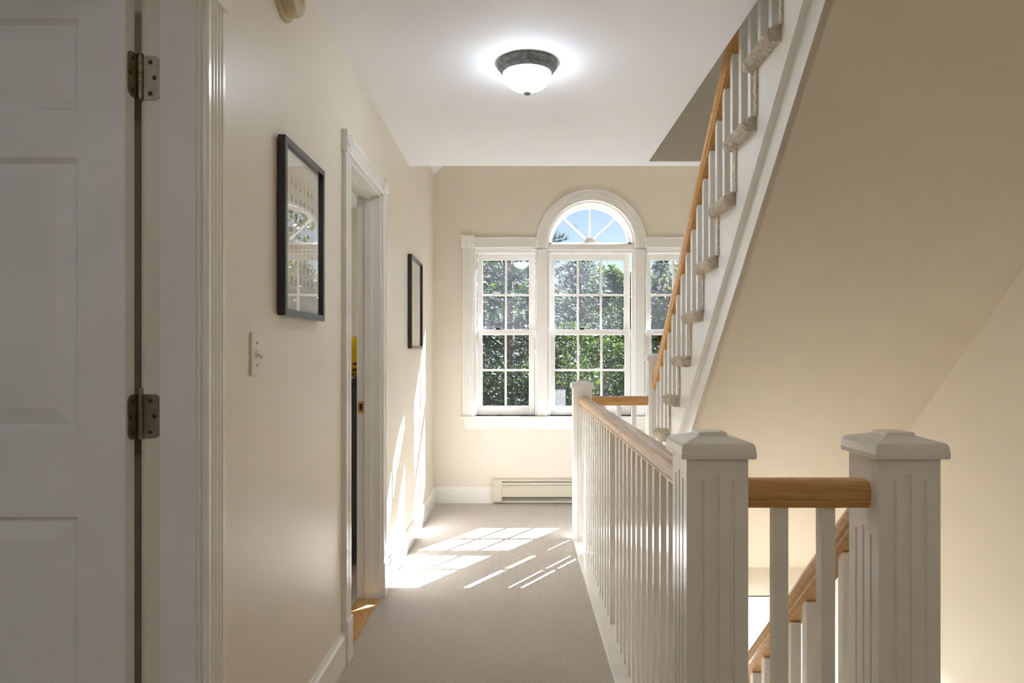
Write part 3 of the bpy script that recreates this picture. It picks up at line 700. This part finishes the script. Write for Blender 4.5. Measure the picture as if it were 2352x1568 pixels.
# ------------------------------------------------------------------ pictures
def picture(y0, y1, z0, z1, matw, label, kind):
    t = thing('framed_picture', (XL, (y0+y1)/2, z0), label, 'picture', 'black framed prints on the left wall')
    b = .020; th0, th1 = .004, .026
    X = lambda d: XL+d
    mb = MB()
    for a in ((y0, y0+b, z0, z1), (y1-b, y1, z0, z1), (y0+b, y1-b, z0, z0+b), (y0+b, y1-b, z1-b, z1)): mb.box(X(th0), X(th1), a[0], a[1], a[2], a[3])
    mb.build('frame', 'black', t, .0008)
    MB().box(X(th0), X(.010), y0+b, y1-b, z0+b, z1-b).build('mat_board', 'mat', t)
    py0, py1, pz0, pz1 = y0+matw[0], y1-matw[1], z0+matw[2], z1-matw[3]
    pr = MB().box(X(.010), X(.0108), py0, py1, pz0, pz1).build('print', 'paper', t)
    rr = random.Random(3 if kind == 'grid' else 5)
    cols = {'fig_brown': (.30, .22, .15), 'fig_green': (.28, .33, .24), 'fig_rust': (.50, .30, .18), 'fig_grey': (.32, .34, .36)}
    for nme, cc in cols.items():
        if nme not in M: M[nme] = plain(nme, cc, .8, .2, 60)
    def blob(yc, zc, w_, h_, mat, lobes):
        pts = []
        ph = rr.random()*6
        for k in range(22):
            a = 2*math.pi*k/22; r = .72+.28*math.sin(lobes*a+ph)
            pts.append((yc+math.cos(a)*w_*r, zc+math.sin(a)*h_*r))
        MB().add([(X(.0111), y, z) for y, z in pts], [tuple(range(22))]).build('printed_figure', mat, pr)
    if kind == 'grid':
        ks = list(cols); nr, nc = 7, 6
        for r in range(nr):
            for c_ in range(nc):
                yc = py0+(py1-py0)*(c_+.6)/(nc+.2); zc = pz1-(pz1-pz0)*(r+.75)/(nr+.5)
                blob(yc, zc, (py1-py0)/nc*.28*rr.uniform(.6, 1.1), (pz1-pz0)/nr*.36*rr.uniform(.7, 1.1), ks[rr.randrange(4)], rr.choice((2, 2, 3, 4, 5)))
    else:
        for zc in (.70, .30):
            zq = pz0+(pz1-pz0)*zc; yq = (py0+py1)/2
            pts = [(X(.0116), yq+.03*math.sin(k*.5)+rr.uniform(-.01, .01), zq-.09+.18*k/12) for k in range(13)]
            MB().tube(pts, [.0006]*13, 4).build('printed_figure', 'fig_brown', pr)
            for k in range(9):
                blob(yq+rr.uniform(-.05, .05), zq+rr.uniform(-.09, .09), rr.uniform(.005, .011), rr.uniform(.006, .014), rr.choice(('fig_grey', 'fig_brown')), 3)
    MB().add([(X(.0165), y0+b, z0+b), (X(.0165), y1-b, z0+b), (X(.0165), y1-b, z1-b), (X(.0165), y0+b, z1-b)], [(0, 1, 2, 3)]).build('glazing', 'picture_glass', t)
picture(1.974, 2.377, CAMZ+.113, CAMZ+.636, (.075, .075, .075, .075), 'black framed print of rows of small figures, the nearer and larger looking picture', 'grid')
picture(4.312, 4.812, CAMZ+.036, CAMZ+.633, (.09, .12, .12, .10), 'black framed faint line drawing nearer the window, above the sunlit wall', 'lines')

# ------------------------------------------------------------------ switch and smoke alarm
t = thing('light_switch', (XL, 1.81, 1.14), 'ivory toggle light switch below the nearer picture', 'light switch')
sy, sz = 1.812, CAMZ-.0005
sz = CAMZ+(813-813)*0; sz = CAMZ-(813-813)/F
zc = CAMZ+0.0*1.8
zc = CAMZ-(((765+861)/2)-VY)*1.812/F
MB().sweep([(-.036, 0), (.036, 0), (.034, .006), (-.034, .006)], (XL, sy, zc-.057), (XL, sy, zc+.057), (0, 1, 0), (1, 0, 0)).build('wall_plate', 'whiteplastic', t, .002)
MB().box(XL+.006, XL+.0075, sy-.005, sy+.005, zc-.012, zc+.012).build('toggle_slot', 'whiteplastic', t)
MB().sweep([(-.004, -.004), (.004, -.004), (.004, .005), (-.004, .005)], (XL+.006, sy, zc-.001), (XL+.022, sy, zc-.010), (0, 1, 0), (0, 0, 1)).build('toggle', 'whiteplastic', t, .001)
for q in (-.030, .030):
    MB().lathe([(0, .0078), (.003, .0072), (.0032, .0055)], 10, (XL, sy, zc+q), (1, 0, 0), (0, 1, 0), (0, 0, 1)).build('screw', 'hinge', t)
sa = thing('smoke_alarm', (XL, 2.025, CAMZ+1.07), 'round tan smoke alarm cut off by the top of the picture', 'smoke alarm')
ce = (XL, 2.025, CAMZ+1.07)
ax3 = ((1, 0, 0), (0, 1, 0), (0, 0, 1))
MB().lathe([(.0, 0), (.080, 0), (.080, .008), (.077, .012), (.070, .012), (.0, .012)], 48, ce, *ax3).build('base_plate', 'tan_plastic', sa, smooth=False)
MB().lathe([(.068, .010), (.067, .040), (.064, .047), (.058, .050), (.045, .051), (.034, .051), (.033, .049), (.030, .049), (.029, .051), (.026, .051), (.025, .049), (.022, .049), (.021, .051), (.018, .051), (.017, .049), (.014, .049), (.013, .051), (0, .051)], 48, ce, *ax3).build('body', 'tan_plastic', sa)
MB().lathe([(0, .0525), (.005, .052), (.006, .0505)], 12, (ce[0], ce[1]-.01, ce[2]-.045+.045), *ax3).build('test_button', 'dark', sa)

# ------------------------------------------------------------------ ceiling light
def dome_light(LX, LY, LZ, label, strength, tint=(1, 1, 1)):
    M['lamp'] = lampmat(strength, tint)
    cl = thing('ceiling_light', (LX, LY, LZ), label, 'ceiling light')
    ax4 = ((0, 0, -1), (1, 0, 0), (0, 1, 0))
    MB().lathe([(0, 0), (.126, 0), (.127, .006), (.124, .016), (.116, .026), (.113, .028), (.112, .032), (.103, .044), (.099, .046), (.096, .044), (.0, .04)], 64, (LX, LY, LZ), *ax4).build('rim', 'pewter', cl, smooth=False)
    mb = MB(); seg = 72; prof = [(.098, .042), (.099, .052), (.094, .068), (.082, .085), (.064, .099), (.042, .109), (.022, .115), (.008, .117), (0, .117)]
    vs = []; fs = []; n = len(prof)
    for k in range(seg):
        a = 2*math.pi*k/seg
        for r, hh in prof:
            rr_ = r*(1+.018*math.sin(18*a)*math.sin(min(1, r/.08)*2.2)); vs.append((LX+rr_*math.cos(a), LY+rr_*math.sin(a), LZ-hh))
    for k in range(seg):
        fs += [(k*n+i, ((k+1) % seg)*n+i, ((k+1) % seg)*n+i+1, k*n+i+1) for i in range(n-1)]
    mb.add(vs, fs).build('glass_bowl', 'lamp', cl, smooth=True)
    MB().lathe([(0, .112), (.014, .113), (.017, .119), (.015, .125), (.009, .130), (0, .131)], 24, (LX, LY, LZ), *ax4).build('finial', 'pewter', cl, smooth=True)
dome_light(.036, 2.84, CEIL, 'lit dome ceiling light with pewter rim and ribbed glass bowl over the hallway', 5.5)
dome_light(.55, -.9, CEIL, 'unseen dome fill light added in the hallway behind the viewer', 8.5, (1.1, .96, .80))  # added lamp, warm front light on the soffit and newel fronts
dome_light(-1.5, -.9, CEIL, 'unseen dome fill light added in the near side room', 11)  # added lamp that lights the near face of the open door
dome_light(.9, 1.2, 4.7, 'unseen dome fill light added over the upper stairwell', 10)  # added lamp so the closed upper stairwell gets some light
dome_light(-.38, 1.3, -.3, 'unseen dome fill light added in the hall of the storey below', 115)  # added lamp, strong so its bounce brightens the soffit and right wall
dome_light(-.38, 3.7, -.3, 'unseen dome fill light added near the window of the storey below', 105)  # second added lamp below, sending more bounce up the well

# ------------------------------------------------------------------ glimpses in the side room
dr = thing('dresser', (-1.1, 4.4, 0), 'charcoal dresser glimpsed through the side doorway', 'dresser')
MB().box(-1.34, -.86, 3.97, 4.95, .06, 1.06).build('body', 'dresser', dr, .004)
MB().box(-1.36, -.85, 3.955, 4.965, 1.06, 1.088).build('top', 'dresser', dr, .004)
for a in ((-1.33, 3.98), (-.92, 3.98), (-1.33, 4.89), (-.92, 4.89)): MB().box(a[0], a[0]+.05, a[1], a[1]+.05, 0, .06).build('leg', 'dresser', dr)
for k in range(4): 
    z0 = .09+k*.24
    dd = MB().box(-1.355, -1.34, 4.0, 4.92, z0, z0+.22).build('drawer', 'dresser', dr, .003)
    MB().lathe([(0, .03), (.012, .028), (.012, .02), (.005, .015), (.005, 0)], 12, (-1.355, 4.46, z0+.11), (-1, 0, 0), (0, 1, 0), (0, 0, 1)).build('knob', 'brass', dd)
pl = thing('plush_toy', (-.97, 4.13, 1.088), 'yellow rounded plush toy sitting on the charcoal dresser', 'toy')
def ellip(name, c, r, mat, parent):
    bm = bmesh.new(); bmesh.ops.create_icosphere(bm, subdivisions=3, radius=1)
    for v in bm.verts: v.co = Vector(c)+Vector((v.co.x*r[0], v.co.y*r[1], v.co.z*r[2]))
    me = bpy.data.meshes.new(name); bm.to_mesh(me); bm.free(); return obj(name, me, mat, parent, smooth=True)
ellip('body', (-.97, 4.13, 1.194), (.10, .09, .105), 'yellow', pl)
ellip('head', (-.97, 4.12, 1.275), (.07, .07, .065), 'yellow', pl)
ellip('stripe', (-.95, 4.055, 1.175), (.045, .02, .010), 'brown', pl)
ellip('stripe', (-.95, 4.052, 1.14), (.040, .02, .009), 'brown', pl)

# ------------------------------------------------------------------ outdoors
def ground_z(x, y):
    t = min(1, max(0, (y-9)/17)); return -3.0+2.55*t*t*(3-2*t)+.12*math.sin(x*.35)+.1*math.sin(y*.5+x*.2)
mb = MB(); nx, ny = 60, 60; vs = []
for j in range(ny+1):
    for i in range(nx+1):
        x = -45+90*i/nx; y = 5.9+84*j/ny; vs.append((x, y, ground_z(x, y)))
mb.add(vs, [(j*(nx+1)+i, j*(nx+1)+i+1, (j+1)*(nx+1)+i+1, (j+1)*(nx+1)+i) for j in range(ny) for i in range(nx)])
gr = mb.build('ground', 'grass', smooth=True); tag(gr, 'grassy wooded slope outside the window', 'ground', kind='structure')

def leaf_cloud(rr, clumps, n, size, aspect=.6):
    vs = []; fs = []
    tot = sum(c[1]**2 for c in clumps)
    for (c, r) in clumps:
        for k in range(int(n*r*r/tot)):
            d = Vector((rr.gauss(0, 1), rr.gauss(0, 1), rr.gauss(0, 1))); d.normalize()
            p = c+d*r*(rr.random()**.35)*Vector((1, 1, .8)).length/1.62
            u = Vector((rr.gauss(0, 1), rr.gauss(0, 1), rr.gauss(0, .6))).normalized(); v = u.orthogonal().normalized()
            v = (v*math.cos(rr.random()*6)+u.cross(v)*math.sin(rr.random()*6)).normalized()
            s = size*rr.uniform(.6, 1.3); m_ = len(vs)
            vs += [p-u*s*.5, p+v*s*aspect*.5, p+u*s*.5, p-v*s*aspect*.5]; fs.append((m_, m_+1, m_+2, m_+3))
    mb = MB(); mb.v = [tuple(x) for x in vs]; mb.f = fs; return mb
def raw(mb, name, mat, parent):
    me = bpy.data.meshes.new(name); me.from_pydata(mb.v, [], mb.f); me.update(); return obj(name, me, mat, parent)
def broadleaf(name, x, y, h, spread, mat, label, seed, n=9000, size=.16, low=.25, cat='tree', group='trees outside the window'):
    rr = random.Random(seed); gz = ground_z(x, y)-.1
    t = thing(name, (x, y, gz), label, cat, group)
    base = Vector((x, y, gz)); mb = MB()
    mb.tube([base, base+Vector((rr.uniform(-.1, .1), 0, h*.35)), base+Vector((rr.uniform(-.3, .3), rr.uniform(-.3, .3), h*.8))], [.022*h, .016*h, .005*h], 8)
    clumps = []
    for k in range(16):
        a = rr.random()*6.28; zf = rr.uniform(low, 1); rad = spread*math.sin(math.pi*min(1, .18+.82*(1-zf)**.7))*rr.uniform(.3, 1)
        e = base+Vector((math.cos(a)*rad, math.sin(a)*rad, h*zf))
        s0 = base+Vector((0, 0, h*zf*.6)); mb.tube([s0, (s0+e)/2+Vector((0, 0, .1)), e], [.006*h, .004*h, .0015*h], 5)
        clumps.append((e, spread*rr.uniform(.28, .5)))
    mb.build('trunk', 'bark', t)
    raw(leaf_cloud(rr, clumps, n, size), 'crown', mat, t)
    return t
def pine(name, x, y, h, spread, mat, label, seed, whorls=17, first=.12, group='trees outside the window'):
    rr = random.Random(seed); gz = ground_z(x, y)-.1
    t = thing(name, (x, y, gz), label, 'tree', group); base = Vector((x, y, gz))
    mb = MB(); mb.tube([base, base+Vector((.05, 0, h*.5)), base+Vector((0, 0, h))], [.02*h, .013*h, .002*h], 8)
    vs = []; fs = []
    for wk in range(whorls):
        zf = first+(1-first)*wk/whorls; L = spread*(1-zf)**.6*(.75+.25*math.sin(wk*2.1)); nb = 6
        for b in range(nb):
            a = 6.283*b/nb+wk*.7+rr.uniform(-.3, .3); ln = L*rr.uniform(.7, 1.1); d = Vector((math.cos(a), math.sin(a), rr.uniform(-.05, .22)))
            s0 = base+Vector((0, 0, h*zf)); pts = [s0+d*ln*q+Vector((0, 0, .10*ln*q*q)) for q in (0, .35, .7, 1)]
            mb.tube(pts, [.0035*h, .0028*h, .0018*h, .0008*h], 5)
            for k in range(int(16+ln*26)):
                q = rr.uniform(.2, 1.02); c = s0+d*ln*q+Vector((rr.gauss(0, .13*ln*.6), rr.gauss(0, .13*ln*.6), .10*ln*q*q+rr.gauss(.03, .10)))
                ax_ = (d+Vector((rr.gauss(0, .5), rr.gauss(0, .5), rr.gauss(.25, .3)))).normalized()
                for m_ in range(13):
                    e = (ax_+Vector((rr.gauss(0, .55), rr.gauss(0, .55), rr.gauss(0, .55)))).normalized()*rr.uniform(.10, .20)
                    sd = e.orthogonal().normalized()*.0075; i0 = len(vs)
                    vs += [c-sd, c+sd, c+e]; fs.append((i0, i0+1, i0+2))
    mb.build('trunk', 'bark', t)
    q = MB(); q.v = [tuple(x) for x in vs]; q.f = fs; raw(q, 'needles', mat, t); return t
pine('pine_tree', -.25, 14.0, 9.0, 3.0, 'needle', 'dark blue-green pine filling the left window sash', 11)
pine('pine_tree', 1.7, 19.0, 5.6, 2.2, 'needle2', 'softer pale green pine behind the wide middle sash', 12)
pine('pine_tree', -3.6, 18.0, 11.0, 3.0, 'needle', 'tall pine left of the window, farther back', 13)
pine('pine_tree', 5.0, 24.0, 5.2, 1.8, 'needle', 'slim pine standing behind the maple on the right', 14)
broadleaf('maple_tree', 4.1, 16.5, 5.6, 1.5, 'leaf_yellow', 'yellow-green maple seen in the half-hidden right sash', 21, 16000, .10)
broadleaf('oak_tree', 3.45, 22.5, 4.6, 1.2, 'leaf_green', 'green oak at the right edge of the middle sash', 22, 12000, .12)
broadleaf('birch_tree', 2.6, 25.5, 3.4, 1.0, 'leaf_yellow', 'pale autumn birch between the pine and the oak', 23, 8000, .12)
broadleaf('oak_tree', -2.6, 24.0, 7.5, 2.8, 'leaf_green', 'wide green oak far behind the left sash', 24, 8000, .2)
broadleaf('maple_tree', 8.2, 22.0, 8.0, 2.8, 'leaf_green', 'green maple farther right of the window', 25, 7000, .2)
FAR = [(-7.5, 33, 5.4), (-4.3, 31, 4.8), (-1.6, 30, 5.0), (.9, 31.5, 4.6), (3.6, 30, 3.6), (6.3, 32, 4.8), (9.0, 31, 5.4), (12.5, 34, 6)]
for i, (x, y, h_) in enumerate(FAR):
    broadleaf('woodland_tree', x, y, h_, 2.0, ('leaf_dark', 'leaf_green', 'leaf_dark')[i % 3], 'distant tree of the woodland edge, ' + ('leftmost', 'second from the left', 'third from the left', 'behind the left sash', 'behind the gap in the middle sash', 'behind the right sash', 'second from the right', 'rightmost')[i], 80+i, 14000, .15, .05, 'tree', 'distant woodland edge')
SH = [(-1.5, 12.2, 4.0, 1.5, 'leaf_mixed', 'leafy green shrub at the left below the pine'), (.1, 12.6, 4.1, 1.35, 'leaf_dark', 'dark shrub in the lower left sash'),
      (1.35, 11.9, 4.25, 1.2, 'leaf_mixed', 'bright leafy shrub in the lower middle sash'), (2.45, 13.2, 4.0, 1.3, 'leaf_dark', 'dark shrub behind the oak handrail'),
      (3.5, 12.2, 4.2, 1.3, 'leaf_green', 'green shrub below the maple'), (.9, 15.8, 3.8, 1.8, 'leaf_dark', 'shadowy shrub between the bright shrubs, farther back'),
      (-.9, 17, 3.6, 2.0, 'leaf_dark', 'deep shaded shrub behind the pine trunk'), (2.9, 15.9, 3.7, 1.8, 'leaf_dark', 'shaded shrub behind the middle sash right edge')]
for i, (x, y, h_, sp, mt, lb) in enumerate(SH):
    broadleaf('shrub', x, y, h_, sp, mt, lb, 40+i, 20000, .065, .12, 'shrub', 'shrubs below the trees outside')
broadleaf('shrub', .32, 10.6, 1.75, .7, 'leaf_yellow', 'low sunlit yellow-green bush at the foot of the left sash', 60, 2500, .09, .2, 'shrub', 'shrubs below the trees outside')
broadleaf('shrub', .05, 10.3, 1.55, .4, 'leaf_orange', 'small orange autumn bush at the foot of the left sash', 61, 500, .08, .2, 'shrub', 'shrubs below the trees outside')
broadleaf('shrub', .95, 10.5, 1.6, .6, 'leaf_green', 'low green bush at the foot of the middle sash', 62, 2500, .09, .2, 'shrub', 'shrubs below the trees outside')
